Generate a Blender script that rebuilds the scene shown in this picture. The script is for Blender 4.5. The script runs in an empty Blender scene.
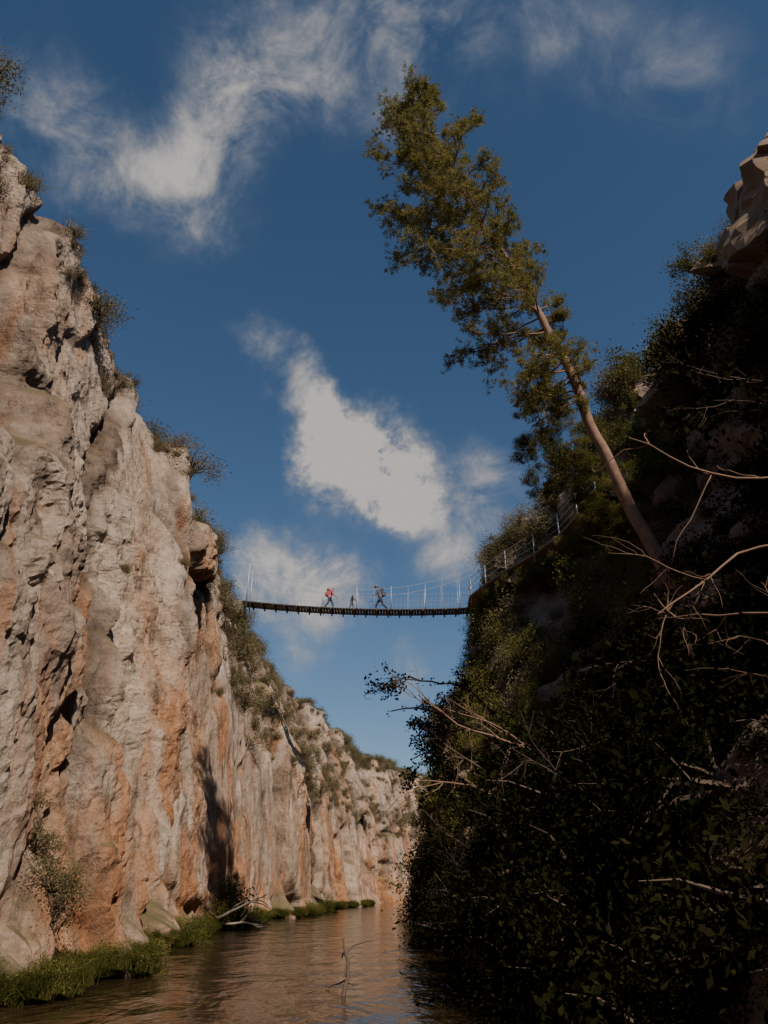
import bpy, math, random
import numpy as np
from mathutils import Vector, Matrix
random.seed(5); R = np.random.RandomState(11)
scene = bpy.context.scene
C = scene.collection

# ------------------------------------------------------------------ noise
PERM = R.permutation(4096)
VAL = R.rand(4096)
def h3(ix, iy, iz, k=0):
    a = PERM[(ix + 131*k) & 4095]; a = PERM[(a + iy) & 4095]; return PERM[(a + iz) & 4095]
def vnoise(p):
    i = np.floor(p).astype(np.int64); f = p - i; u = f*f*f*(f*(f*6-15)+10)
    r = 0
    for dx in (0, 1):
        wx = u[..., 0] if dx else 1-u[..., 0]
        for dy in (0, 1):
            wy = u[..., 1] if dy else 1-u[..., 1]
            for dz in (0, 1):
                wz = u[..., 2] if dz else 1-u[..., 2]
                r = r + wx*wy*wz*VAL[h3(i[..., 0]+dx, i[..., 1]+dy, i[..., 2]+dz)]
    return r*2-1
def fbm(p, o=5, g=0.5):
    a, s, t = 1.0, 0, 0
    for k in range(o):
        s = s + a*vnoise(p*(2.03**k)+17.3*k); t += a; a *= g
    return s/t
def facets(p, seed=0, tilt=1.0, tz=.3):
    i = np.floor(p).astype(np.int64)
    f1 = np.full(p.shape[:-1], 9.0); f2 = f1.copy(); out = np.zeros_like(f1)
    for dx in (-1, 0, 1):
        for dy in (-1, 0, 1):
            for dz in (-1, 0, 1):
                c = i + np.array([dx, dy, dz])
                h = [VAL[h3(c[..., 0], c[..., 1], c[..., 2], seed+k)] for k in range(6)]
                fp = np.stack([c[..., 0]+h[0], c[..., 1]+h[1], c[..., 2]+h[2]], -1)
                d = p-fp; q = np.sqrt((d**2).sum(-1))
                val = (h[3]-.5) + tilt*((h[4]-.5)*d[..., 1] + tz*(h[5]-.6)*d[..., 2])
                m = q < f1
                f2 = np.where(m, f1, np.minimum(f2, q)); out = np.where(m, val, out); f1 = np.where(m, q, f1)
    return out, f2-f1
def blur(a, n, ax):
    k = np.exp(-np.linspace(-1.7, 1.7, 2*n+1)**2); k /= k.sum(); r = 0
    pw = [(0, 0), (0, 0)]; pw[ax] = (n, n); p = np.pad(a, pw, mode='edge')
    for i in range(2*n+1):
        r = r + k[i]*(p[i:i+a.shape[0]] if ax == 0 else p[:, i:i+a.shape[1]])
    return r

# ------------------------------------------------------------------ helpers
def mesh_np(name, V, F, mats=(), smooth=False, col=None):
    V = np.asarray(V, dtype=np.float32); F = np.asarray(F, dtype=np.int32)
    me = bpy.data.meshes.new(name)
    n = F.shape[1]
    me.vertices.add(len(V)); me.vertices.foreach_set('co', V.ravel())
    me.loops.add(F.size); me.loops.foreach_set('vertex_index', F.ravel())
    me.polygons.add(len(F)); me.polygons.foreach_set('loop_start', np.arange(0, F.size, n, dtype=np.int32))
    me.polygons.foreach_set('loop_total', np.full(len(F), n, dtype=np.int32))
    me.polygons.foreach_set('use_smooth', np.full(len(F), smooth))
    if col is not None:
        a = me.attributes.new('tint', 'FLOAT', 'POINT'); a.data.foreach_set('value', np.asarray(col, dtype=np.float32))
    me.update(calc_edges=True); me.validate()
    for m in mats: me.materials.append(m)
    return me
def obj(name, me, parent=None, coll=None):
    o = bpy.data.objects.new(name, me); (coll or C).objects.link(o)
    if parent: o.parent = parent
    return o
def empty(name, loc=(0, 0, 0)):
    e = bpy.data.objects.new(name, None); e.location = loc; C.objects.link(e); e.empty_display_size = .3; return e
class Tubes:
    def __init__(s): s.V = []; s.F = []; s.n = 0
    def add(s, pts, rad, seg=6):
        P = np.asarray(pts, float); rad = np.broadcast_to(np.asarray(rad, float), (len(P),))
        T = np.gradient(P, axis=0); T /= np.linalg.norm(T, axis=1)[:, None]+1e-9
        ref = np.array([0, 0, 1.]) if abs(T[:, 2]).mean() < .8 else np.array([1., 0, 0])
        A = np.cross(T, ref); A /= np.linalg.norm(A, axis=1)[:, None]+1e-9; B = np.cross(T, A)
        a = np.arange(seg)/seg*2*np.pi
        ring = P[:, None] + rad[:, None, None]*(np.cos(a)[None, :, None]*A[:, None] + np.sin(a)[None, :, None]*B[:, None])
        V = ring.reshape(-1, 3); m = len(P)
        k = np.arange(seg); k2 = (k+1) % seg
        for j in range(m-1): s.F.append(np.stack([j*seg+k, j*seg+k2, (j+1)*seg+k2, (j+1)*seg+k], 1)+s.n)
        s.V.append(V)
        for j in range(seg//2):
            a0 = (m-1)*seg
            if j+1 < seg//2: s.F.append(np.array([[a0+j, a0+j+1, a0+seg-2-j, a0+seg-1-j]])+s.n); s.F.append(np.array([[j+1, j, seg-1-j, seg-2-j]])+s.n)
        s.n += len(V)
    def mesh(s, name, mats): return mesh_np(name, np.vstack(s.V), np.vstack(s.F), mats, True)
class Boxes:
    def __init__(s): s.V = []; s.F = []; s.n = 0
    def add(s, c, size, rot=None):
        q = np.array([[x, y, z] for x in (-.5, .5) for y in (-.5, .5) for z in (-.5, .5)])*np.array(size)
        if rot is not None: q = q@np.array(rot).T
        s.V.append(q+np.array(c))
        s.F.append(np.array([[0, 1, 3, 2], [4, 6, 7, 5], [0, 4, 5, 1], [2, 3, 7, 6], [0, 2, 6, 4], [1, 5, 7, 3]])+s.n); s.n += 8
    def mesh(s, name, mats): return mesh_np(name, np.vstack(s.V), np.vstack(s.F), mats)

def newmat(name):
    m = bpy.data.materials.new(name); m.use_nodes = True; nt = m.node_tree
    for n in list(nt.nodes): nt.nodes.remove(n)
    return m, nt
def N(nt, t, **kw):
    n = nt.nodes.new(t)
    for k, v in kw.items():
        if k in n.inputs: n.inputs[k].default_value = v
        else: setattr(n, k, v)
    return n
def L(nt, a, b): nt.links.new(a, b)
def ramp(nt, fac, stops):
    r = nt.nodes.new('ShaderNodeValToRGB'); e = r.color_ramp.elements
    while len(e) < len(stops): e.new(.5)
    for i, (p, c) in enumerate(stops):
        e[i].position = p; e[i].color = (c[0], c[1], c[2], 1) if hasattr(c, '__len__') else (c, c, c, 1)
    nt.links.new(fac, r.inputs[0]); return r.outputs[0]
def mixc(nt, f, a, b, mode='MIX'):
    m = nt.nodes.new('ShaderNodeMix'); m.data_type = 'RGBA'; m.blend_type = mode
    for s, v in ((0, f), (6, a), (7, b)):
        if isinstance(v, bpy.types.NodeSocket): nt.links.new(v, m.inputs[s])
        else: m.inputs[s].default_value = v if s == 0 else (v[0], v[1], v[2], 1)
    return m.outputs[2]
def noise(nt, co, scale, detail=6, rough=.55, st=(1, 1, 1), loc=(0, 0, 0), dist=0):
    mp = nt.nodes.new('ShaderNodeMapping'); mp.inputs['Scale'].default_value = st; mp.inputs['Location'].default_value = loc
    nt.links.new(co, mp.inputs[0])
    n = nt.nodes.new('ShaderNodeTexNoise'); n.inputs['Scale'].default_value = scale; n.inputs['Detail'].default_value = detail
    n.inputs['Roughness'].default_value = rough; n.inputs['Distortion'].default_value = dist
    nt.links.new(mp.outputs[0], n.inputs['Vector']); return n.outputs['Fac']
def simple(name, c, rough=.7, metal=0, var=.25, sc=20):
    m, nt = newmat(name); tc = N(nt, 'ShaderNodeTexCoord'); f = noise(nt, tc.outputs['Object'], sc, 3)
    col = mixc(nt, f, [x*(1-var) for x in c], [min(1, x*(1+var)) for x in c])
    b = N(nt, 'ShaderNodeBsdfPrincipled', Roughness=rough, Metallic=metal); L(nt, col, b.inputs['Base Color'])
    o = N(nt, 'ShaderNodeOutputMaterial'); L(nt, b.outputs[0], o.inputs[0]); return m

def rock_material(name):
    m, nt = newmat(name); tc = N(nt, 'ShaderNodeTexCoord').outputs['Object']
    a = noise(nt, tc, .22, 6, .6, (1, 1, .4), (3, 1, 2), .6)
    col = ramp(nt, a, [(.33, (.43, .345, .28)), (.47, (.56, .43, .335)), (.56, (.56, .385, .27)), (.68, (.56, .30, .16))])
    sp = N(nt, 'ShaderNodeSeparateXYZ'); L(nt, tc, sp.inputs[0])
    hh = N(nt, 'ShaderNodeMapRange'); L(nt, sp.outputs['Z'], hh.inputs[0]); hh.inputs[1].default_value = 17; hh.inputs[2].default_value = 1; hh.inputs[3].default_value = -.08; hh.inputs[4].default_value = .055
    b = noise(nt, tc, .55, 7, .64, (1, 1, .17), (8, 3, 0), .8)
    bb = N(nt, 'ShaderNodeMath', operation='ADD'); L(nt, b, bb.inputs[0]); L(nt, hh.outputs[0], bb.inputs[1])
    col = mixc(nt, ramp(nt, bb.outputs[0], [(.47, 0), (.55, .55), (.66, .9)]), col, (.54, .225, .09))
    g = noise(nt, tc, .26, 6, .7, (1, 1, .5), (20, 7, 4), .4)
    wy = N(nt, 'ShaderNodeMapRange'); L(nt, sp.outputs['Y'], wy.inputs[0]); wy.inputs[1].default_value = 24; wy.inputs[2].default_value = 14; wy.inputs[3].default_value = 0; wy.inputs[4].default_value = .07
    wz = N(nt, 'ShaderNodeMapRange'); L(nt, sp.outputs['Z'], wz.inputs[0]); wz.inputs[1].default_value = 3; wz.inputs[2].default_value = 8; wz.inputs[3].default_value = -.05; wz.inputs[4].default_value = .02
    ga = N(nt, 'ShaderNodeMath', operation='ADD'); L(nt, wy.outputs[0], ga.inputs[0]); L(nt, wz.outputs[0], ga.inputs[1])
    gb = N(nt, 'ShaderNodeMath', operation='ADD'); L(nt, g, gb.inputs[0]); L(nt, ga.outputs[0], gb.inputs[1])
    col = mixc(nt, ramp(nt, gb.outputs[0], [(.50, 0), (.62, .8)]), col, (.32, .25, .205))
    pf = noise(nt, tc, .4, 6, .6, (1, 1, .35), (2, 40, 4), .9)
    col = mixc(nt, ramp(nt, pf, [(.50, 0), (.61, .8)]), col, (.68, .535, .425))
    s = noise(nt, tc, 1.3, 7, .7, (1, 1, .11), (0, 9, 0), .5)
    col = mixc(nt, ramp(nt, s, [(.35, .85), (.46, .0)]), col, (.13, .095, .07))
    at = N(nt, 'ShaderNodeAttribute', attribute_name='tint')
    col = mixc(nt, ramp(nt, at.outputs['Fac'], [(.0, 0), (1, .85)]), col, (.09, .06, .045))
    f = noise(nt, tc, 2.6, 8, .75, (1, 1, .7))
    col = mixc(nt, .9, col, ramp(nt, f, [(.28, .3), (.45, .82), (.7, 1.2)]), 'MULTIPLY')
    geo = N(nt, 'ShaderNodeNewGeometry'); sx = N(nt, 'ShaderNodeSeparateXYZ'); L(nt, geo.outputs['Normal'], sx.inputs[0])
    up = ramp(nt, sx.outputs['Z'], [(.5, 0), (.85, 1)])
    col = mixc(nt, up, col, (.19, .155, .085))
    f2 = noise(nt, tc, 1.1, 11, .70, (1, 1, .55))
    bp = N(nt, 'ShaderNodeBump', Strength=1.0, Distance=.5); L(nt, f2, bp.inputs['Height'])
    bs = N(nt, 'ShaderNodeBsdfDiffuse'); L(nt, col, bs.inputs['Color']); L(nt, bp.outputs[0], bs.inputs['Normal'])
    o = N(nt, 'ShaderNodeOutputMaterial'); L(nt, bs.outputs[0], o.inputs[0]); return m
ROCK = rock_material('limestone_rock')
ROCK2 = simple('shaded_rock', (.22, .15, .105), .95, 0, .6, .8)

def leaf_material(name, stops, trans=.3):
    m, nt = newmat(name)
    at = N(nt, 'ShaderNodeAttribute', attribute_name='tint'); oi = N(nt, 'ShaderNodeObjectInfo')
    mm = N(nt, 'ShaderNodeMath', operation='MULTIPLY_ADD'); L(nt, oi.outputs['Random'], mm.inputs[0]); mm.inputs[1].default_value = .5
    m2 = N(nt, 'ShaderNodeMath', operation='MULTIPLY'); L(nt, at.outputs['Fac'], m2.inputs[0]); m2.inputs[1].default_value = .55
    L(nt, m2.outputs[0], mm.inputs[2])
    col = ramp(nt, mm.outputs[0], stops)
    d = N(nt, 'ShaderNodeBsdfDiffuse'); L(nt, col, d.inputs['Color'])
    t = N(nt, 'ShaderNodeBsdfTranslucent'); L(nt, col, t.inputs[0])
    mx = N(nt, 'ShaderNodeMixShader', Fac=trans); L(nt, d.outputs[0], mx.inputs[1]); L(nt, t.outputs[0], mx.inputs[2])
    o = N(nt, 'ShaderNodeOutputMaterial'); L(nt, (mx if trans > 0 else d).outputs[0], o.inputs[0]); return m
LEAF = leaf_material('shrub_leaves', [(0, (.04, .047, .014)), (.45, (.12, .12, .033)), (.75, (.22, .19, .055)), (1, (.34, .24, .09))])
DLEAF = leaf_material('evergreen_leaves', [(0, (.005, .006, .0025)), (.5, (.012, .013, .0045)), (1, (.027, .023, .009))], 0)  # near-black albedo: the bank's deep shade is put into the leaf colour
OLIVE = leaf_material('scrub_leaves', [(0, (.07, .07, .03)), (.5, (.17, .145, .07)), (1, (.33, .25, .16))])
GRASS = leaf_material('grass_blades', [(0, (.03, .04, .01)), (.5, (.075, .08, .018)), (1, (.17, .14, .045))])
DRY = leaf_material('dry_grass', [(0, (.12, .10, .05)), (.5, (.20, .165, .085)), (1, (.30, .24, .14))])
NEEDLE = leaf_material('pine_needles', [(0, (.055, .066, .022)), (.3, (.13, .13, .04)), (.6, (.27, .23, .075))], .45)
BARK = simple('pine_bark', (.27, .16, .11), .9, 0, .65, 5)
TWIG = simple('twig_bark', (.10, .065, .045), .9, 0, .3, 12)
PALE = simple('pale_twig', (.24, .145, .09), .9, 0, .3, 12)

# ------------------------------------------------------------------ walls
def tab2(y, z, ys, zs, T):
    T = np.asarray(T, float); cols = np.stack([np.interp(y, ys, T[:, j]) for j in range(len(zs))], -1)
    zi = np.clip(np.interp(z, zs, np.arange(len(zs))), 0, len(zs)-1.0001); k = zi.astype(int); f = zi-k
    return np.take_along_axis(cols, k[..., None], -1)[..., 0]*(1-f)+np.take_along_axis(cols, k[..., None]+1, -1)[..., 0]*f
def smooth1(a, n):
    k = np.ones(n)/n; p = np.pad(a, (n//2, n-1-n//2), mode='edge'); return np.convolve(p, k, 'valid')
def grid_faces(nu, nv, flip=False):
    i, j = np.meshgrid(np.arange(nu-1), np.arange(nv-1), indexing='ij'); a = i*nv+j
    F = np.stack([a, a+nv, a+nv+1, a+1], -1).reshape(-1, 4)
    return F[:, ::-1] if flip else F
PLD = np.array([.3, .8, 1.6, 3, 5, 8, 13, 22, 40, 80, 160, 400, 900.])

lp = np.array([(-9, -45), (-8.3, -15), (-7.7, 0), (-7.3, 16), (-6.8, 37), (-6.6, 45), (-7.6, 49), (-5.9, 54), (-4.4, 66), (-4.6, 72), (-2.4, 88), (.5, 108), (8, 126), (26, 142), (70, 160), (140, 180)], float)
cl = np.r_[0, np.cumsum(np.linalg.norm(np.diff(lp, axis=0), axis=1))]
s = np.concatenate([np.arange(0, 45, .5), np.arange(45, 100, .10), np.arange(100, 150, .2), np.arange(150, 200, .4), np.arange(200, cl[-1], 2)])
px_, py_ = np.interp(s, cl, lp[:, 0]), np.interp(s, cl, lp[:, 1])
tx, ty = np.gradient(px_, s), np.gradient(py_, s)
tx, ty = smooth1(tx, 45), smooth1(ty, 45); l = np.hypot(tx, ty); nx, ny = ty/l, -tx/l
Hl = np.interp(py_, [-45, 0, 10, 14, 18, 22, 25, 28, 33, 38, 45, 50, 60, 80, 110, 137, 200], [17, 20.2, 22.8, 22.4, 21.6, 20.6, 19.4, 18.2, 17.8, 18.4, 18.9, 19.6, 20, 21.5, 19.5, 18, 18])
Hl = Hl + .45*fbm(np.stack([py_*.5, py_*0, py_*0+3], -1), 4)
nv = 220
vv = np.linspace(0, 1, nv)
Z = -1 + (Hl[:, None]+1)*vv[None]
Y0 = np.broadcast_to(py_[:, None], Z.shape)
SB = tab2(Y0, Z, [-45, 20, 44, 47, 52, 56, 75, 95, 130, 200], [-1, 0, 5, 10, 15, 20],
          [[0, 0, .4, 1.0, 1.8, 2.9], [0, 0, .4, 1.1, 2, 3.2], [0, 0, .4, 1.1, 2.0, 3.0], [0, 0, .3, .8, 1.6, 2.6], [0, 0, .3, 1, 2.4, 3.6], [0, 0, .6, 1.2, 3.6, 6.2], [0, 0, .6, 1.5, 4.2, 7], [0, 0, .7, 1.8, 4, 6], [0, 0, .8, 2, 4, 6], [0, 0, 1, 2, 4, 6]])
BX = px_[:, None]-nx[:, None]*SB; BY = py_[:, None]-ny[:, None]*SB
P = np.stack([BX, BY, Z], -1)
W = P + 1.3*np.stack([fbm(P*.3+5, 4), fbm(P*.3+15, 4), fbm(P*.3+25, 4)], -1)
sk = W.copy(); sk[..., 1] -= W[..., 2]*.24; sk[..., 2] += W[..., 1]*1.3
f0, e0 = facets(sk*np.array([.10, .12, .022]), 1, 1.9, .1)
f1, e1 = facets(sk*np.array([.28, .32, .045]), 21, 1.7, .1)
f2, e2 = facets(W*np.array([.9, .9, .45]), 41, 1.4, .4)
rough = np.clip(.36+1.2*fbm(P*.12+40, 3)+.40*np.exp(-np.abs(Y0-15)/6)*(Z > 6), .03, 1.2)
yc = 23.5+.30*Z+.8*fbm(P*.3+9, 3); q = (Y0-yc)
D = 2.1*f0 + .95*f1*(.45+rough*.6)
D -= .9*np.exp(-(e0/.035)**2) + .4*np.exp(-(e1/.04)**2)
D -= 1.3*np.exp(-(q/.55)**2) - .9*np.exp(-((q+1.6)/1.2)**2) + .8*(q > 0)*np.exp(-q/3.5)
D = blur(blur(D, 2, 0), 5, 1)
D += .24*blur(f2, 2, 1)*rough**1.3 + .75*fbm(P*np.array([.4, .4, .12]), 6, .52)*(.35+.6*rough) + .34*fbm(P*np.array([1.5, 1.5, .6])+60, 6, .64)*(.15+rough)
jt = np.clip(np.exp(-(e0/.06)**2)*.9+np.exp(-(e1/.06)**2)*.6+np.exp(-((q-.1)/.5)**2), 0, 1)*np.clip(.7+1.2*fbm(P*.5+70, 3), 0, 1)
D += np.where(Z < 1.0, .5*(1-np.clip(Z, 0, 1)), 0)
P[..., 0] += nx[:, None]*D; P[..., 1] += ny[:, None]*D
top = P[:, -1]
pl = []
for d in PLD:
    x = top[:, 0]-nx*d; y = top[:, 1]-ny*d*.6
    q = np.stack([x*.25, y*.25, x*0], -1); q2 = np.stack([x*.01, y*.01, x*0+5], -1)
    pl.append(np.stack([x, y, top[:, 2]+min(d, 3)*.22+fbm(q, 4)*min(d*.3, .8)+min(d*.05, 12)*fbm(q2, 3)], -1))
G = np.concatenate([P, np.stack(pl, 1)], 1)
LG = G
obj('cliff', mesh_np('cliff', G.reshape(-1, 3), grid_faces(G.shape[0], G.shape[1]), [ROCK], False, np.concatenate([jt, np.zeros((len(jt), len(PLD)))], 1).ravel()))

# right wall
ysr = np.concatenate([np.arange(-45, 0, .7), np.arange(0, 60, .25), np.arange(60, 160, 1.0)])
zs = [-1, 0, 3, 6, 9, 13, 18, 23, 28]
cy = [-45, -30, 0, 12, 20, 26, 32, 38, 43, 47, 50, 60, 90, 130, 160]
TR = [[3, 4, 7, 10, 13, 16, 19, 22, 25], [2.5, 3.2, 5.5, 8, 10, 12, 14, 16, 18], [1.6, 2.0, 4.4, 6.6, 8.6, 10, 11.2, 12.7, 14], [1.5, 2.0, 4.0, 7.0, 9.8, 11.2, 12, 12.8, 14],
      [1.5, 1.9, 3.6, 6.7, 9.5, 10.9, 11.8, 12.6, 13.5], [1.5, 2.0, 3.6, 6.0, 8.9, 11.3, 12.6, 13.3, 14.0], [1.5, 2.0, 3.3, 5.0, 7.4, 10.2, 12.0, 12.7, 13.5], [1.5, 2, 3.0, 4.2, 6.0, 8.7, 10.8, 12.0, 13.4], [1.5, 2.1, 2.9, 3.7, 4.8, 6.3, 8.2, 10.2, 12.6],
      [1.6, 2.2, 3.0, 3.7, 4.7, 5.7, 7.0, 9.0, 11.6], [1.7, 2.3, 3.0, 3.8, 4.9, 6.0, 7.2, 9.0, 11.5], [2.4, 3, 3.9, 4.9, 6, 7.6, 9.7, 12, 15], [7, 8, 9, 10, 11, 13, 15, 18, 21], [26, 27, 28, 29, 30, 32, 34, 37, 40], [70, 71, 72, 73, 75, 77, 80, 82, 85]]
HY = [-45, -20, 0, 10, 18, 25, 32, 40, 50, 60, 90, 160]; HZ = [18, 20, 23.2, 24.6, 23.2, 23.6, 25.6, 25.6, 24.4, 22, 20, 18]
Hr = np.interp(ysr, HY, HZ) + .8*fbm(np.stack([ysr*.4, ysr*0+7, ysr*0], -1), 4)
vv = np.linspace(0, 1, 120)
Z = -1+(Hr[:, None]+1)*vv[None]; Y0 = np.broadcast_to(ysr[:, None], Z.shape)
X = tab2(Y0, Z, cy, zs, TR)
P = np.stack([X, Y0, Z], -1)
f0, e0 = facets(P*np.array([.25, .25, .18]), 61, 1.4, 1); f1, e1 = facets(P*np.array([.8, .8, .5]), 71, 1.4, 1)
amp = np.clip(Z/6, .15, 1)
D = (1.5*f0+.6*f1+1.2*fbm(P*.45, 5))*amp
P[..., 0] -= D
top = P[:, -1]; pl = []
for d in PLD:
    x = top[:, 0]+d; y = top[:, 1]
    q = np.stack([x*.25, y*.25, x*0], -1); q2 = np.stack([x*.01, y*.01, x*0+5], -1)
    pl.append(np.stack([x, y, top[:, 2]+min(d, 5)*.1+fbm(q, 4)*min(d*.3, .8)+min(d*.05, 12)*fbm(q2, 3)], -1))
G = np.concatenate([P, np.stack(pl, 1)], 1); RG = G
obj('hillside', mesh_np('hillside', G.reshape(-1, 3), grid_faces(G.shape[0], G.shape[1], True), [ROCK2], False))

def plane(name, x0, x1, y0, y1, z, mat):
    return obj(name, mesh_np(name, [(x0, y0, z), (x1, y0, z), (x1, y1, z), (x0, y1, z)], [[0, 1, 2, 3]], [mat]))
plane('ground', -3000, 3000, -3000, 3000, -1.6, simple('dry_ground', (.20, .16, .10), .95, 0, .3, .5))
m, nt = newmat('river_water'); tc = N(nt, 'ShaderNodeTexCoord').outputs['Object']
w1 = noise(nt, tc, .9, 4, .5, (1, .55, 1), dist=.6); w2 = noise(nt, tc, 5, 3, .5, (1, .6, 1))
mm = N(nt, 'ShaderNodeMath', operation='MULTIPLY_ADD'); L(nt, w2, mm.inputs[0]); mm.inputs[1].default_value = .16; L(nt, w1, mm.inputs[2])
bp = N(nt, 'ShaderNodeBump', Strength=.7, Distance=.16); L(nt, mm.outputs[0], bp.inputs['Height'])
bs = N(nt, 'ShaderNodeBsdfPrincipled', Roughness=.07, IOR=1.33)
L(nt, mixc(nt, noise(nt, tc, .35, 4), (.020, .013, .007), (.055, .034, .016)), bs.inputs['Base Color']); L(nt, bp.outputs[0], bs.inputs['Normal'])
o = N(nt, 'ShaderNodeOutputMaterial'); L(nt, bs.outputs[0], o.inputs[0])
plane('river', -14, 160, -60, 190, 0, m)

# ------------------------------------------------------------------ foliage prototypes
def leaf_quads(c, size, n_tint, elong=2.0, dirs=None):
    n = len(c)
    a = R.randn(n, 3) if dirs is None else dirs+R.randn(n, 3)*.35
    a /= np.linalg.norm(a, axis=1)[:, None]
    b = np.cross(a, R.randn(n, 3)); b /= np.linalg.norm(b, axis=1)[:, None]+1e-9
    sz = size*(.6+.8*R.rand(n))[:, None]
    V = np.stack([c-a*sz*.5, c+b*sz*.5/elong, c+a*sz*.5, c-b*sz*.5/elong], 1).reshape(-1, 3)
    F = np.arange(4*n).reshape(n, 4)
    return V, F, np.repeat(n_tint, 4)
def make_bush(name, nleaf, size, mat, clumps=26, flat=.8, spread=.22, elong=1.9):
    cc = R.randn(clumps, 3); cc /= np.linalg.norm(cc, axis=1)[:, None]; cc *= (R.rand(clumps)**.45)[:, None]*.95
    cc[:, 2] = np.abs(cc[:, 2])*flat+.05
    k = R.randint(0, clumps, nleaf)
    r = R.randn(nleaf, 3)*spread*(.6+.7*R.rand(clumps))[k][:, None]
    c = cc[k]+r
    tint = np.clip(R.rand(clumps)[k]*.55+.45*R.rand(nleaf), 0, 1)
    V, F, T = leaf_quads(c, size, tint, elong)
    tb = Tubes()
    for i in range(0, clumps, 2):
        e = cc[i]; m_ = e*.5+R.randn(3)*.08; tb.add([(0, 0, -.2), m_, e, e*1.12+R.randn(3)*.08], [.03, .02, .01, .004], 4)
    tv = np.vstack(tb.V); tf = np.vstack(tb.F)
    me = mesh_np(name, np.vstack([V, tv]), np.vstack([F, tf+len(V)]), [mat, TWIG], False, np.r_[T, np.zeros(len(tv))])
    mi = np.zeros(len(me.polygons), dtype=np.int32); mi[len(F):] = 1; me.polygons.foreach_set('material_index', mi)
    return me
def make_tuft(name, n, mat, h=1., w=.012, spread=.5):
    base = R.randn(n, 3)*spread*.5; base[:, 2] = -.05
    d = R.randn(n, 3)*.4; d[:, 2] = 1; d /= np.linalg.norm(d, axis=1)[:, None]
    hh = h*(.3+.7*R.rand(n))[:, None]; side = np.cross(d, R.randn(n, 3)); side /= np.linalg.norm(side, axis=1)[:, None]
    bend = R.randn(n, 3)*.25*hh; bend[:, 2] = -.12
    V = np.stack([base-side*w, base+side*w, base+d*hh*.6+side*w*.7, base+d*hh*.6-side*w*.7, base+d*hh+bend+side*w*.1, base+d*hh+bend-side*w*.1], 1).reshape(-1, 3)
    i = np.arange(n)*6
    F = np.vstack([np.stack([i, i+1, i+2, i+3], 1), np.stack([i+3, i+2, i+4, i+5], 1)])
    return mesh_np(name, V, F, [mat], False, np.repeat(R.rand(n), 6))
def proto(name, meshes):
    c = bpy.data.collections.new(name)
    for i, me in enumerate(meshes):
        o = bpy.data.objects.new('%s_%02d' % (name, i), me); c.objects.link(o)
    return c
cLEAF = proto('leafy_protos', [make_bush('leafy%d' % i, 1500, .095, LEAF, 22, .9, .17) for i in range(5)])
cDARK = proto('shade_toned_protos', [make_bush('evergreen%d' % i, 1400, .08, DLEAF, 20, .9, .2) for i in range(4)])
cFINE = proto('fine_protos', [make_bush('fine%d' % i, 1700, .085, OLIVE, 26, .75, .19, 2.6) for i in range(4)])
cGRS = proto('grass_protos', [make_tuft('grass%d' % i, 300, GRASS) for i in range(3)])
cDRY = proto('dry_protos', [make_tuft('drygrass%d' % i, 260, DRY) for i in range(3)])

def scatter(name, coll, pos, scl, nproto, nrm=None, tilt=.0):
    n = len(pos)
    me = bpy.data.meshes.new(name); me.vertices.add(n); me.vertices.foreach_set('co', np.asarray(pos, np.float32).ravel())
    rot = np.zeros((n, 3)); rot[:, 2] = R.rand(n)*6.28; rot[:, 0] = R.randn(n)*.2; rot[:, 1] = R.randn(n)*.2
    if nrm is not None:
        ang = np.arctan2(nrm[:, 1], nrm[:, 0])
        rot[:, 2] = ang+R.randn(n)*.3; rot[:, 1] = tilt+R.randn(n)*.25
    s3 = np.asarray(scl)[:, None]*(.75+.5*R.rand(n, 3))
    a = me.attributes.new('rot', 'FLOAT_VECTOR', 'POINT'); a.data.foreach_set('vector', rot.astype(np.float32).ravel())
    a = me.attributes.new('scl', 'FLOAT_VECTOR', 'POINT'); a.data.foreach_set('vector', s3.astype(np.float32).ravel())
    a = me.attributes.new('idx', 'INT', 'POINT'); a.data.foreach_set('value', R.randint(0, nproto, n).astype(np.int32))
    me.update()
    o = obj(name, me)
    g = bpy.data.node_groups.new(name+'_gn', 'GeometryNodeTree')
    g.interface.new_socket('Geometry', in_out='INPUT', socket_type='NodeSocketGeometry'); g.interface.new_socket('Geometry', in_out='OUTPUT', socket_type='NodeSocketGeometry')
    gi = g.nodes.new('NodeGroupInput'); go = g.nodes.new('NodeGroupOutput'); ip = g.nodes.new('GeometryNodeInstanceOnPoints')
    ci = g.nodes.new('GeometryNodeCollectionInfo'); ci.inputs['Collection'].default_value = coll; ci.inputs['Separate Children'].default_value = True; ci.inputs['Reset Children'].default_value = True
    ip.inputs['Pick Instance'].default_value = True
    def na(nm, t):
        x = g.nodes.new('GeometryNodeInputNamedAttribute'); x.data_type = t; x.inputs['Name'].default_value = nm; return x.outputs[0]
    g.links.new(gi.outputs[0], ip.inputs['Points']); g.links.new(ci.outputs[0], ip.inputs['Instance'])
    g.links.new(na('idx', 'INT'), ip.inputs['Instance Index']); g.links.new(na('rot', 'FLOAT_VECTOR'), ip.inputs['Rotation']); g.links.new(na('scl', 'FLOAT_VECTOR'), ip.inputs['Scale'])
    g.links.new(ip.outputs[0], go.inputs[0])
    md = o.modifiers.new('scatter', 'NODES'); md.node_group = g
    return o
def cells(G, flip):
    a, b, c = G[:-1, :-1], G[1:, :-1], G[:-1, 1:]
    n = np.cross(b-a, c-a); ar = np.linalg.norm(n, axis=-1); n = n/(ar[..., None]+1e-9)
    if flip: n = -n
    return ((b+c)/2).reshape(-1, 3), n.reshape(-1, 3), ar.reshape(-1)
def pick(pos, nrm, w, n):
    w = np.clip(w, 0, None); i = R.choice(len(w), n, p=w/w.sum()); return pos[i], nrm[i]

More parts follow.
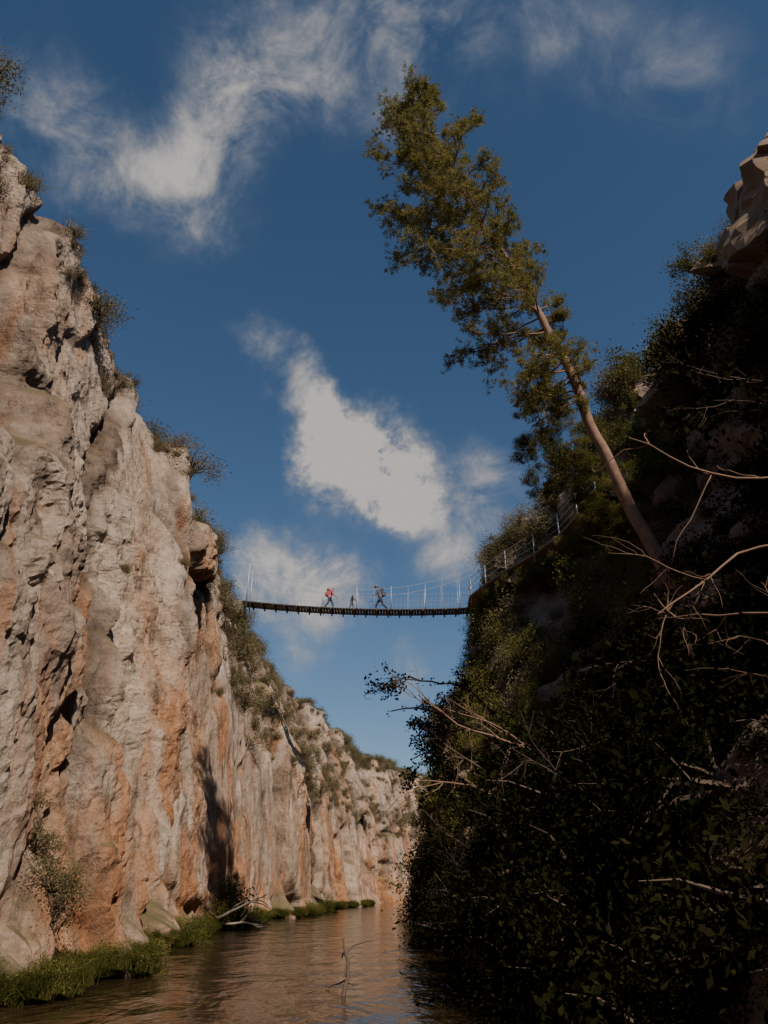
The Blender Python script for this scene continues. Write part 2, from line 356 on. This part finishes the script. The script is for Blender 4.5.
ry = np.array([49.2, 47, 44.6, 42, 39.4, 36.8, 34.4, 32.2])
rz = np.array([19.2, 19.2, 19.1, 19.0, 18.95, 18.9, 18.9, 18.9])
rx = tab2(ry, rz, cy, zs, TR)-1.6
rail_line = np.stack([rx, ry, rz], -1)
def near_rail(p, d=1.9):
    yy = np.clip(p[:, 1], 31, 49.2); xx = np.interp(yy, ry[::-1], rx[::-1]); return (np.hypot(p[:, 0]-xx-.1, p[:, 2]-19.5) < d) & (p[:, 1] > 30) & (p[:, 1] < 50.5)

rp, rn, ra = cells(RG, True)
if rn[:, 0].mean() > 0: rn = -rn
x, y, z = rp.T
inr = (y > -5) & (y < 64) & (x < 24)
nz = fbm(rp*.3+3, 3)
w = ra*inr*np.clip(.7+1.6*nz, .22, 1.6)*np.where(z < .2, .3, 1)*np.where(z > 21, .5, 1)*np.where((z > 19.5) & (y < 19), .25, 1)*np.where((y < 14) & (z < 8), 2.0, 1)
p_, n_ = pick(rp, rn, w, 2500)
dist = np.linalg.norm(p_-np.array([0, 0, 1.6]), axis=1)
scl = (.4+1.15*R.rand(len(p_))**2.6+.25*np.clip(fbm(p_*.35+11, 2)*2, -.5, 1))*np.clip(.38+dist/24, .5, 1)
tr = (np.abs(p_[:, 1]-19) < 5) & (np.abs(p_[:, 2]-10.5) < 5); scl[tr] *= .55
k = (dist > 2.8) & ~near_rail(p_)
sp_ = fbm(p_*.45+31, 2)
dk = (p_[:, 1] < 24+R.randn(len(p_))*2) & (p_[:, 2] < 17+R.randn(len(p_))*2) | ((p_[:, 2] < 3.5+R.randn(len(p_)))) | (sp_ > .28)  # near and low bank, plus noise patches, take the leaves with painted-in shade
a = k & ~dk; scatter('hillside_shrubs', cLEAF, p_[a]+n_[a]*.1, scl[a], 5, n_[a], .5)
a = k & dk; scatter('shade_toned_shrubs', cDARK, p_[a]+n_[a]*.05, scl[a], 4, n_[a], .6)
w = ra*inr*(z > 8)*(y > 17)*np.clip(.4+1.8*nz, .05, 1.4)*np.where(z > 20, 1.6, 1)
p_, n_ = pick(rp, rn, w, 1000)
k = ~near_rail(p_) & ~((np.abs(p_[:, 1]-19) < 4) & (np.abs(p_[:, 2]-10.5) < 4))
scatter('hillside_scrub', cFINE, p_[k], (.45+1.1*R.rand(1000)**1.5)[k], 4, n_[k], .4)

lp_, ln_, la = cells(LG, False)
if ln_[:, 0].mean() < 0: ln_ = -ln_
x, y, z = lp_.T
H_ = np.interp(y, py_[np.argsort(py_)], Hl[np.argsort(py_)])
nz = fbm(lp_*.3+8, 3); vis = (y > 4) & (y < 150) & (x > -26)
crest = np.exp(-np.abs(z-H_)/1.0)*np.where(z > H_-2.8, 1, .0)
w = la*vis*(crest*np.clip(.7+1.6*nz, .15, 2)*np.where(y > 20, 1.9, 1.5) + .7*((y > 42) & (z > 8))*np.clip(nz+.35, 0, 1)+ .08*(ln_[:, 2] > .55)*(z > 2))
p_, n_ = pick(lp_, ln_, w, 3300)
scatter('cliff_scrub', cFINE, p_, (.35+.9*R.rand(3300)**2+.2*(p_[:, 1] > 42))*np.where(p_[:, 1] < 20, .7, 1), 4, n_, .2)
w = la*vis*(crest + .35*((y > 44) & (z > 8))*np.clip(nz+.3, 0, 1) + .2*(ln_[:, 2] > .5)*(z > 1.5))
p_, n_ = pick(lp_, ln_, w, 3000)
scatter('dry_grass', cDRY, p_, .25+.4*R.rand(3000), 3)
n = 3000
yy = 8+R.rand(n)**.8*85
i0 = np.searchsorted(py_, yy); zi = np.argmin(np.abs(LG[i0, :200, 2]-.25), axis=1)
bx = LG[i0, zi, 0]
pos = np.stack([bx+.1+.55*R.rand(n)*R.rand(n), yy, .05+.2*R.rand(n)], -1)
dens = fbm(np.stack([yy*.3, yy*0, yy*0], -1), 3) > -.35
scatter('riverbank_grass', cGRS, pos[dens], (.2+.3*R.rand(n))[dens], 3)
n = 240; yy = 10+R.rand(n)*75; i0 = np.searchsorted(py_, yy); zi = np.argmin(np.abs(LG[i0, :200, 2]-.3), axis=1)
extra = np.stack([LG[i0, zi, 0]+.1+.4*R.rand(n), yy, .1+.2*R.rand(n)], -1)
bp_ = [(37.5, .2, 1.3), (36.2, .2, 1.0), (38.6, .9, .9), (40, .1, .9), (57, .2, .8), (64, .2, .9), (27, .1, .6)]
LF = LG[:, :200].reshape(-1, 3)
ii = np.array([np.argmin((LF[:, 1]-b[0])**2+(LF[:, 2]-b[1])**2) for b in bp_])
scatter('riverbank_shrubs', cLEAF, np.vstack([LF[ii]+np.array([.3, 0, .0]), extra]), np.r_[np.array([b[2] for b in bp_]), .2+.25*R.rand(n)], 5)
bp_ = [(16.0, 2.4, .5), (15.2, 1.7, .6), (16.4, 1.4, .6), (15.6, 3.0, .4), (15.4, 1.0, .6)]
ii = np.array([np.argmin((LF[:, 1]-b[0])**2+(LF[:, 2]-b[1])**2) for b in bp_])
scatter('ledge_shrub', cFINE, LF[ii]+np.array([.1, 0, .0]), np.array([b[2] for b in bp_]), 4)

# ------------------------------------------------------------------ pine tree
off = np.array([9.6, 21.3, 7.6])
pine = empty('pine_tree', off)
TP = np.array([(9.6, 21.3, 7.6), (8.95, 20.9, 9.0), (8.3, 20.7, 11.0), (7.45, 20.5, 13.2), (6.5, 20.0, 15.8), (5.65, 19.65, 18.1), (5.0, 19.4, 19.9), (4.2, 19.2, 21.8), (3.3, 18.9, 23.5), (2.4, 18.5, 25.2), (1.7, 18.0, 26.9), (1.0, 17.7, 28.5)])
tt = np.linspace(0, 11, 60); TPs = np.stack([np.interp(tt, np.arange(12), TP[:, i]) for i in range(3)], -1)
for _ in range(3): TPs[1:-1] = (TPs[:-2]+TPs[1:-1]*2+TPs[2:])/4
TPs += .22*np.stack([fbm(TPs*.35+k*9, 3) for k in range(3)], -1)
TR_ = np.interp(np.linspace(0, 1, 60), [0, .05, .4, .75, 1], [.32, .25, .15, .07, .02])
tb = Tubes(); tb.add(TPs-off, TR_, 10)
NC = []; ND = []; NT = []
tdir = (TPs[-1]-TPs[10]); tdir /= np.linalg.norm(tdir)
e1 = np.array([-.95, -.1, -.30]); e2 = np.cross(tdir, e1); e2 /= np.linalg.norm(e2)
def wand(p0, d, ln, n=6, w=.12, up=.0):
    pts = [p0]; d = d/np.linalg.norm(d)
    for i in range(n):
        d = d+R.randn(3)*w; d[2] += up; d /= np.linalg.norm(d); pts.append(pts[-1]+d*ln/n)
    return np.array(pts), d
NB = 120
for b in range(NB):
    t = .36+.635*((b+R.rand())/NB)
    p0 = np.array([np.interp(t*59, np.arange(60), TPs[:, i]) for i in range(3)])
    low = t < .45
    a = R.vonmises(0, 1.2) if (R.rand() < .62 or low) else R.rand()*6.28
    c_ = max(0, math.cos(a))
    lf = np.interp(t, [.36, .42, .47, .54, .63, .75, .85, .95, 1], [1.8, 3.2, 5.2, 5.0, 4.6, 3.9, 2.8, 1.3, .5])
    rt = np.interp(t, [.36, .45, .54, .63, .75, .85, .95, 1], [.2, .5, 1.1, 2.0, 2.7, 2.3, 1.1, .4])
    Lb = (rt+(lf-rt)*c_)*(.5+.6*R.rand())
    d = math.cos(a)*e1+math.sin(a)*e2+tdir*(-.15 if low else .0+.4*t**2)
    pts, _ = wand(p0, d, Lb, 7, .14, -.03 if low else .02)
    tb.add(pts-off, np.linspace(.04*(1.2-t*.6), .008, 8), 5)
    nk = int(3+Lb*3.1)
    for k in range(nk):
        f = .22+.78*(k+R.rand())/nk; q0 = np.array([np.interp(f*7, np.arange(8), pts[:, i]) for i in range(3)])
        dd = (pts[-1]-pts[0])/Lb+R.randn(3)*.85; ls = (.35+.75*R.rand())*min(1.25, Lb*.42)*(1.25-f*.5)
        sp, _ = wand(q0, dd, ls, 4, .22, .05); tb.add(sp-off, np.linspace(.012, .004, 5), 4)
        tint = R.rand()
        for j in range(int(5+9*R.rand())):
            g = .2+.8*R.rand(); c = np.array([np.interp(g*4, np.arange(5), sp[:, i]) for i in range(3)])+R.randn(3)*.09
            m_ = 13; dr = R.randn(m_, 3)+np.array([0, 0, .3])+dd*.5; dr /= np.linalg.norm(dr, axis=1)[:, None]
            NC.append(c+dr*.08); ND.append(dr); NT.append(np.clip(tint*.6+.4*R.rand(m_), 0, 1))
NC = np.vstack(NC); ND = np.vstack(ND); NT = np.concatenate(NT)
V, F, T = leaf_quads(NC, .155, NT, 7.0, ND)
obj('trunk_and_branches', tb.mesh('trunk', [BARK]), pine)
obj('needle_foliage', mesh_np('needles', V-off, F, [NEEDLE], False, T), pine)

pos = []; sc = []
for i in range(110):
    c = np.array([4.8+R.rand()*3.8, 21.2+R.rand()*2.5, 0]); zz = np.interp(c[0], [4.6, 5.4, 6.4, 8.4], [15.0, 15.8, 15.2, 12.5])
    c[2] = zz+R.randn()*1.5; pos.append(c); sc.append(.22+.33*R.rand())
scatter('climbing_ivy', cLEAF, np.array(pos), np.array(sc), 5)

# ------------------------------------------------------------------ bare branches
def bare(name, roots, leaves=0, mat=TWIG, lm=LEAF, lsize=.08, droop=-.01):
    tbb = Tubes(); tips = []
    def grow(p, d, ln, r, dep):
        pts, dd = wand(np.array(p, float), np.array(d, float), ln, 8, .16, droop); tbb.add(pts, np.linspace(r, r*.35, 9), 5)
        if dep == 0: tips.append(pts[3:]); return
        for k in range(4 if dep > 1 else 5):
            f = .25+.75*R.rand(); q0 = pts[min(8, int(f*8))]; grow(q0, dd+R.randn(3)*.6, ln*(.3+.3*R.rand()), r*.45, dep-1)
        tips.append(pts[4:])
    for (p, d, ln, r, dep) in roots: grow(p, d, ln, r, dep)
    e = empty(name, roots[0][0]); of = np.array(roots[0][0])
    me = tbb.mesh(name+'_twigs', [mat]); o = obj('twigs', me, e); o.location = tuple(-of)
    if leaves:
        tp = np.vstack(tips); c = tp[R.randint(0, len(tp), leaves)]+R.randn(leaves, 3)*.09
        V, F, T = leaf_quads(c, lsize, R.rand(leaves), 1.8); o = obj('leaves', mesh_np(name+'_leaves', V, F, [lm], False, T), e); o.location = tuple(-of)
    return e
bare('overhanging_branch', [((4.1, 28, 6.5), (-.9, -.1, .6), 4.4, .07, 2), ((4.1, 28, 7.4), (-.8, -.1, .6), 4.4, .06, 2), ((3.6, 28, 5.6), (-.9, .1, .2), 3.0, .05, 2), ((3.4, 27, 4.6), (-.9, .1, .5), 2.4, .05, 2), ((3.6, 27, 5.2), (-.9, .1, .7), 2.8, .05, 2)], 4400, TWIG, DLEAF, .12, -.06)
bare('bare_branch', [((3.6, 18, 4.4), (-.9, -.1, .25), 3.2, .035, 2), ((3.6, 17, 4.0), (-.8, -.2, .6), 2.6, .03, 2), ((3.0, 17, 3.0), (-.9, -.1, .5), 2.6, .03, 2)], 0, PALE)
bare('bare_branch', [((3.9, 6.2, 2.6), (-.5, .7, .9), 2.0, .022, 2), ((4.4, 6.6, 3.9), (-.8, .5, .35), 1.9, .02, 2), ((4.4, 6.9, 4.8), (-.9, .3, .15), 2.0, .02, 2), ((4.6, 6.9, 5.6), (-.9, .3, -.05), 2.0, .02, 1)], 0, PALE)
bare('bare_branch', [((3.4, 12, 2.6), (-.8, .2, .5), 1.8, .02, 2), ((4.4, 13, 4.0), (-.8, .2, .5), 1.8, .02, 2), ((5.5, 13, 5.2), (-.8, .2, .4), 2.0, .02, 2)], 0, TWIG)
bare('bare_branch', [((2.6, 20, 1.4), (-.9, -.1, .5), 2.0, .02, 2), ((2.2, 16, .9), (-.9, -.1, .4), 1.6, .02, 2), ((2.6, 24, 2.6), (-.9, -.1, .5), 2.2, .025, 2)], 900, TWIG, DLEAF, .09)
bare('leafy_branch', [((5.6, 7.2, 6.9), (-.8, .1, .15), 1.9, .02, 2), ((5.6, 7.2, 6.2), (-.8, .1, .2), 1.8, .02, 2)], 500, TWIG, DLEAF, .11)
bare('driftwood', [((-7.0, 35.5, .5), (.6, .3, .25), 2.2, .07, 1), ((-6.9, 36, .3), (.9, -.2, .1), 2.0, .06, 1)], 0, simple('driftwood', (.35, .29, .23)))
bare('driftwood', [((-.75, 14.6, -.1), (.35, .6, .5), 1.6, .045, 1)])

# ------------------------------------------------------------------ bridge
bridge = empty('suspension_bridge', (0, 49.5, 19))
STEEL = simple('galvanised_steel', (.42, .42, .42), .5, .3, .15); WOOD = simple('deck_planks', (.16, .11, .075), .85, 0, .4, 6); DARK = simple('dark_steel', (.06, .055, .05), .6, .3)
XL, XR, BY_, WD = -9.6, 7.3, 49.5, .62
def zd(x):
    f = (x-XL)/(XR-XL); return 19.5*(1-f)+19.1*f-1.5*f*(1-f)
bx = Boxes(); xs = np.arange(XL-.6, XR+.8, .2)
for i, x in enumerate(xs):
    bx.add((x, 0+R.randn()*.008, zd(x)-19+.03), (.175, 2*WD+R.rand()*.04, .04))
obj('deck_planks', bx.mesh('planks', [WOOD]), bridge)
bx = Boxes()
for x in np.arange(XL+.3, XR, .8): bx.add((x, 0, zd(x)-19-.075), (.09, 2*WD+.34, .13))
obj('cross_beams', bx.mesh('beams', [DARK]), bridge)
tb = Tubes(); xs = np.linspace(XL-.5, XR+.5, 50)
for sy in (-1, 1):
    for yy in (.62, .35): tb.add([(x, sy*yy, zd(x)-19-.0) for x in xs], .03, 6)
obj('deck_cables', tb.mesh('dcab', [DARK]), bridge)
def zc(x):
    f = (x-XL)/(XR-XL); return 22.2*(1-f)+22.4*f-4*1.95*f*(1-f)
tb = Tubes(); hx = np.arange(XL+.5, XR, 1.2)
for sy in (-.68, .68):
    tb.add([(x, sy, zc(x)-19) for x in np.linspace(XL, XR, 40)], .013, 5)
    tb.add([(XL, sy, 3.2), (XL-3.5, sy*1.3, 3.6)], .013, 5); tb.add([(XR, sy, 3.4), (XR+2.6, sy*1.6, 4.6)], .013, 5)
    for hgt in (.4, .75, 1.1): tb.add([(x, sy, zd(x)-19+hgt) for x in np.linspace(XL, XR, 40)], .008, 4)
obj('main_cables_and_handlines', tb.mesh('mcab', [STEEL]), bridge)
tb = Tubes()
for sy in (-.68, .68):
    for x in hx:
        tb.add([(x, sy, zd(x)-19-.1), (x, sy, max(zc(x), zd(x)+1.15)-19)], .009, 5)
    for x in hx[4::2]: tb.add([(x, sy, zd(x)-19-.1), (x, sy, zd(x)-19+1.7)], .028, 6)
    for x in np.arange(XL, XR, .3): tb.add([(x, sy, zd(x)-19), (x+.0, sy, zd(x)-19+1.1)], .004, 3)
obj('hangers', tb.mesh('hang', [STEEL]), bridge)
tb = Tubes()
for sy in (-.68, .68):
    for x in (XL, XR): tb.add([(x, sy, zd(x)-19.4), (x, sy, zc(x)-19+.1)], .045, 8)
obj('tower_posts', tb.mesh('tow', [STEEL]), bridge)
bx = Boxes(); bx.add((XR+1.1, .0, -.25), (2.0, 2.4, .9)); bx.add((XL-1.2, 0, .1), (1.9, 2.2, .7))
obj('anchor_blocks', bx.mesh('anch', [simple('concrete', (.22, .19, .16))]), bridge)
rail = empty('path_railing', tuple(rail_line[0]))
pr = rail_line-rail_line[0]
tb = Tubes()
for p in pr: tb.add([p-np.array([0, 0, .5]), p+np.array([0, 0, 1.3])], .036, 6)
for hgt in (.45, .85, 1.28): tb.add(pr+np.array([0, 0, hgt]), .015, 5)
obj('posts_and_cables', tb.mesh('prail', [STEEL]), rail)
fpv = np.vstack([np.stack([rx-.15, ry, rz-.02], -1), np.stack([rx+1.8, ry, rz-.02], -1), np.stack([rx+1.8, ry, rz-.5], -1), np.stack([rx-.15, ry, rz-.14], -1)])
k = np.arange(7); FF = np.vstack([np.stack([a*8+k, a*8+k+1, b*8+k+1, b*8+k], 1) for a, b in ((0, 1), (1, 2), (2, 3), (3, 0))])
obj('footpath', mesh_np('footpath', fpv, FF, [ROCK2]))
n = 110; yy = 32+R.rand(n)*17; xx = np.interp(yy, ry[::-1], rx[::-1])
scatter('path_edge_shrubs', cLEAF, np.stack([xx+.1+.5*R.rand(n), yy, 18.25-.8*R.rand(n)], -1), .3+.4*R.rand(n), 5)

# ------------------------------------------------------------------ hikers
def hiker(x, scale, face, jacket, trousers, pack, lean=0., stride=1., hat=None, ysh=0):
    root = empty('hiker', (x, BY_+ysh, zd(x)+.055)); root.scale = (scale*face, scale, scale)
    ln = lean
    J = dict(pel=(0, 0, .93, .125), sp=(.02+ln*.3, 0, 1.12, .12), ch=(.05+ln*.7, 0, 1.32, .15), nb=(.07+ln, 0, 1.46, .07), nk=(.09+ln*1.1, 0, 1.52, .052),
             h1=(.115+ln*1.2, 0, 1.585, .08), h2=(.12+ln*1.3, 0, 1.66, .088), h3=(.115+ln*1.3, 0, 1.72, .06))
    vs = list(J.values()); E = [(i, i+1) for i in range(7)]
    def chain(start, pts):
        prev = start
        for p in pts: vs.append(p); E.append((prev, len(vs)-1)); prev = len(vs)-1
        return prev
    S = stride
    chain(0, [(.02, .10, .86, .105), (.22*S, .11, .50, .072), (.24*S, .11, .3, .06), (.20*S, .11, .09, .042), (.34*S, .11, .04, .038)])
    chain(0, [(-.02, -.10, .86, .105), (-.10*S, -.11, .48, .072), (-.26*S, -.11, .28, .058), (-.36*S, -.11, .11, .042), (-.25*S, -.11, .035, .038)])
    h = []
    for sg, sw in ((1, -1), (-1, 1)):
        sx_ = .05+ln*.9
        pts = [(sx_, .13*sg, 1.42, .075), (sx_, .20*sg, 1.38, .062), (sx_+.12*sw-.02, .25*sg, 1.13, .046), (sx_+.30*sw*.8+.1, .23*sg, .95, .032), (sx_+.36*sw*.8+.13, .22*sg, .90, .035)]
        chain(2, pts); h.append(np.array(pts[-1][:3]))
    me = bpy.data.meshes.new('sk'); me.from_pydata([v[:3] for v in vs], E, []); o = bpy.data.objects.new('tmp', me); C.objects.link(o)
    md = o.modifiers.new('s', 'SKIN'); md.use_smooth_shade = True
    for i, v in enumerate(vs):
        sv = me.skin_vertices[0].data[i]; sv.radius = (v[3], v[3]*(1.2 if i in (1, 2) else 1)); sv.use_root = (i == 0)
    o.modifiers.new('ss', 'SUBSURF').levels = 1
    bpy.context.view_layer.update(); dg = bpy.context.evaluated_depsgraph_get()
    b = bpy.data.meshes.new_from_object(o.evaluated_get(dg)); bpy.data.objects.remove(o)
    skin = simple('skin', (.5, .32, .24), .6, 0, .05); hair = simple('hair', (.04, .025, .015), .8)
    b.materials.clear()
    for m_ in (jacket, trousers, skin, hair, simple('boots', (.05, .04, .035))): b.materials.append(m_)
    for p in b.polygons:
        c = p.center; hd = min((np.linalg.norm(np.array(c)-q) for q in h))
        if c.z > 1.5: p.material_index = 3 if (c.z > 1.69 or c.x < .08+ln*1.2) else 2
        elif hd < .075: p.material_index = 2
        elif c.z < .13: p.material_index = 4
        elif c.z < .93 and hd > .2: p.material_index = 1
        p.use_smooth = True
    obj('body', b, root)
    tb = Tubes()
    for q in h:
        sg = 1 if q[1] > 0 else -1
        for k in range(4):
            a = q+np.array([.022*(k-1.5), 0, -.01]); ln_ = [.065, .078, .072, .055][k]
            tb.add([a, a+np.array([.005, -.002*sg, -.03-ln_*.4]), a+np.array([.012, -.018*sg, -.03-ln_*.75]), a+np.array([.015, -.035*sg, -.03-ln_*.9])], [.010, .0095, .009, .007], 6)
        a = q+np.array([.03, 0, .01]); tb.add([a, a+np.array([.03, -.01*sg, -.03]), a+np.array([.035, -.02*sg, -.06])], [.012, .011, .008], 6)
    hx_ = .115+ln*1.3
    tb.add([(hx_+.07, 0, 1.665), (hx_+.105, 0, 1.635), (hx_+.085, 0, 1.625)], [.012, .016, .012], 6)
    for sg in (-1, 1): tb.add([(hx_-.01, sg*.083, 1.665), (hx_-.01, sg*.095, 1.645), (hx_, sg*.085, 1.615)], [.01, .016, .008], 6)
    obj('hands_nose_ears', tb.mesh('hf', [skin]), root)
    tb = Tubes()
    for sg in (-1, 1): tb.add([(hx_+.08, sg*.034, 1.655), (hx_+.092, sg*.034, 1.655)], [.01, .006], 6)
    tb.add([(hx_+.085, -.025, 1.585), (hx_+.09, 0, 1.582), (hx_+.085, .025, 1.585)], .005, 5)
    obj('eyes_mouth', tb.mesh('ey', [hair]), root)
    if hat:
        tb = Tubes(); tb.add([(hx_, 0, 1.70), (hx_, 0, 1.705), (hx_-.003, 0, 1.71), (hx_-.005, 0, 1.77), (hx_-.005, 0, 1.785)], [.15, .15, .1, .085, .03], 14); obj('sun_hat', tb.mesh('hat', [hat]), root)
    if pack:
        import bmesh
        bm = bmesh.new(); bmesh.ops.create_cube(bm, size=1)
        for v in bm.verts:
            v.co.x *= .22 if v.co.z < 0 else .17; v.co.y *= .32 if v.co.z < 0 else .27; v.co.z *= .5
        bmesh.ops.bevel(bm, geom=bm.edges[:], offset=.05, segments=3, affect='EDGES')
        r2 = bmesh.ops.create_cube(bm, size=1)['verts']
        for v in r2: v.co = Vector((v.co.x*.1-.13, v.co.y*.22, v.co.z*.2-.08))
        r2 = bmesh.ops.create_cube(bm, size=1)['verts']
        for v in r2: v.co = Vector((v.co.x*.2, v.co.y*.28, v.co.z*.08+.27))
        pm = bpy.data.meshes.new('pack'); bm.to_mesh(pm); bm.free(); pm.materials.append(pack)
        po = obj('backpack', pm, root); po.location = (-.21+ln*.6, 0, 1.26); po.rotation_euler = (0, ln*1.0, 0)
        tb = Tubes()
        for sg in (-1, 1): tb.add([(-.12+ln*.7, sg*.09, 1.44), (.02+ln*.9, sg*.11, 1.49), (.18+ln*.85, sg*.11, 1.38), (.17+ln*.7, sg*.12, 1.2), (-.05+ln*.5, sg*.13, 1.08)], .018, 6)
        obj('shoulder_straps', tb.mesh('st', [pack]), root)
    return root
red = simple('pink_jacket', (.62, .14, .14), .7); blk = simple('black_cloth', (.02, .02, .025), .8); nvy = simple('navy_cloth', (.03, .035, .06), .8)
grey = simple('grey_cloth', (.10, .10, .11), .8); straw = simple('hat_cloth', (.35, .3, .22))
hiker(-3.85, 1.0, 1, red, nvy, simple('red_pack', (.35, .05, .05)), .10, 1.0)
hiker(-2.3, .78, 1, nvy, grey, None, .03, .8, None, .1)
hiker(-.25, 1.1, -1, grey, blk, simple('dark_pack', (.05, .05, .07)), .12, 1.25, straw)

# ------------------------------------------------------------------ world
sun_v = Vector((.30, -.63, .71)).normalized()
w = bpy.data.worlds.new('World'); scene.world = w; w.use_nodes = True; nt = w.node_tree
for n_ in list(nt.nodes): nt.nodes.remove(n_)
sk = N(nt, 'ShaderNodeTexSky'); sk.sky_type = 'NISHITA'; sk.sun_disc = False
sk.sun_elevation = math.asin(sun_v.z); sk.sun_rotation = math.atan2(sun_v.x, sun_v.y); sk.altitude = 300; sk.ozone_density = 2.0; sk.air_density = 1.0; sk.dust_density = .4
hs = N(nt, 'ShaderNodeHueSaturation', Saturation=1.12); L(nt, sk.outputs[0], hs.inputs['Color'])
bg = N(nt, 'ShaderNodeBackground', Strength=.076); L(nt, hs.outputs[0], bg.inputs[0])
tc = N(nt, 'ShaderNodeTexCoord').outputs['Generated']
nz = N(nt, 'ShaderNodeTexNoise', Scale=6.0, Detail=6.0, Roughness=.66); L(nt, tc, nz.inputs['Vector'])
sb = N(nt, 'ShaderNodeVectorMath', operation='SUBTRACT'); L(nt, nz.outputs['Color'], sb.inputs[0]); sb.inputs[1].default_value = (.5, .5, .5)
ma = N(nt, 'ShaderNodeVectorMath', operation='MULTIPLY_ADD'); L(nt, sb.outputs[0], ma.inputs[0]); ma.inputs[1].default_value = (.15, .15, .15); L(nt, tc, ma.inputs[2])
blobs = [(-36.8, 50, 6.5, .42), (-30.5, 48.3, 6, .5), (-23.5, 47.7, 6, .5), (-18.4, 49.7, 6, .5), (-16.1, 53.8, 6, .5), (-19.9, 56.8, 6, .42), (-12, 58.2, 6.5, .45), (-3, 58.2, 6.5, .45), (4.7, 60, 7, .45), (17.3, 59.5, 8, .33), (29.6, 55.3, 8, .28), (36, 52, 7, .22),
         (-.9, 30.4, 7.4, 1.9), (-2.6, 32.4, 5.6, 1.5), (2.2, 29.0, 5.2, 1.4), (-3.6, 30.0, 4.2, 1.0), (-5.6, 35.4, 4.0, .95), (-8.6, 38.2, 3.6, .75), (-11.6, 40.8, 3.2, .6),
         (-8.6, 22.2, 5.6, 1.05), (-3.6, 20.8, 4.6, .9), (5.1, 23, 4.6, .8), (7.6, 26.5, 4.2, .5), (9.6, 29.5, 4.6, .55), (-6.7, 16.5, 3.6, .6), (1.3, 15.7, 3.4, .5), (12, 24, 4.5, .6), (-50, 35, 9, .7), (45, 40, 9, .7), (80, 30, 12, .9), (160, 35, 14, .9), (-140, 30, 12, .8)]
acc = None
for az, el, r, a in blobs:
    az, el = math.radians(az), math.radians(el)
    d = N(nt, 'ShaderNodeVectorMath', operation='DISTANCE'); L(nt, ma.outputs[0], d.inputs[0]); d.inputs[1].default_value = (math.sin(az)*math.cos(el), math.cos(az)*math.cos(el), math.sin(el))
    mr = N(nt, 'ShaderNodeMapRange', interpolation_type='SMOOTHSTEP'); L(nt, d.outputs['Value'], mr.inputs[0])
    mr.inputs[1].default_value = math.radians(r); mr.inputs[2].default_value = 0; mr.inputs[3].default_value = 0; mr.inputs[4].default_value = a
    if acc is None: acc = mr.outputs[0]
    else:
        mx = N(nt, 'ShaderNodeMath', operation='ADD'); L(nt, acc, mx.inputs[0]); L(nt, mr.outputs[0], mx.inputs[1]); acc = mx.outputs[0]
cn = N(nt, 'ShaderNodeTexNoise', Scale=10.0, Detail=8.0, Roughness=.66); cn.inputs['Distortion'].default_value = .4; L(nt, tc, cn.inputs['Vector'])
cm = N(nt, 'ShaderNodeMapRange'); L(nt, cn.outputs['Fac'], cm.inputs[0]); cm.inputs[1].default_value = .33; cm.inputs[2].default_value = .68; cm.inputs[3].default_value = .14; cm.inputs[4].default_value = 1.5
mu = N(nt, 'ShaderNodeMath', operation='MULTIPLY'); L(nt, acc, mu.inputs[0]); L(nt, cm.outputs[0], mu.inputs[1])
fa = N(nt, 'ShaderNodeMapRange', interpolation_type='SMOOTHSTEP'); L(nt, mu.outputs[0], fa.inputs[0]); fa.inputs[1].default_value = .0; fa.inputs[2].default_value = 1.1; fa.inputs[4].default_value = .93
ccol = ramp(nt, mu.outputs[0], [(.1, (.36, .39, .44)), (.6, (.52, .505, .50)), (1, (.70, .65, .61))])
b2 = N(nt, 'ShaderNodeBackground', Strength=.85); L(nt, ccol, b2.inputs[0])
ms = N(nt, 'ShaderNodeMixShader'); L(nt, fa.outputs[0], ms.inputs[0]); L(nt, bg.outputs[0], ms.inputs[1]); L(nt, b2.outputs[0], ms.inputs[2])
wo = N(nt, 'ShaderNodeOutputWorld'); L(nt, ms.outputs[0], wo.inputs[0])

ld = bpy.data.lights.new('sun', 'SUN'); ld.energy = 5.0; ld.angle = math.radians(.5); ld.color = (1, .89, .76)
lo = bpy.data.objects.new('sun', ld); C.objects.link(lo); lo.rotation_euler = (-sun_v).to_track_quat('-Z', 'Y').to_euler(); lo.location = (30, -40, 60)

cam = bpy.data.cameras.new('camera'); cam.sensor_fit = 'VERTICAL'; cam.sensor_height = 36; cam.lens = 26; cam.clip_end = 6000; cam.clip_start = .05
co = bpy.data.objects.new('camera', cam); C.objects.link(co); co.location = (0, 0, 1.6); co.rotation_euler = (math.radians(117), 0, 0); scene.camera = co
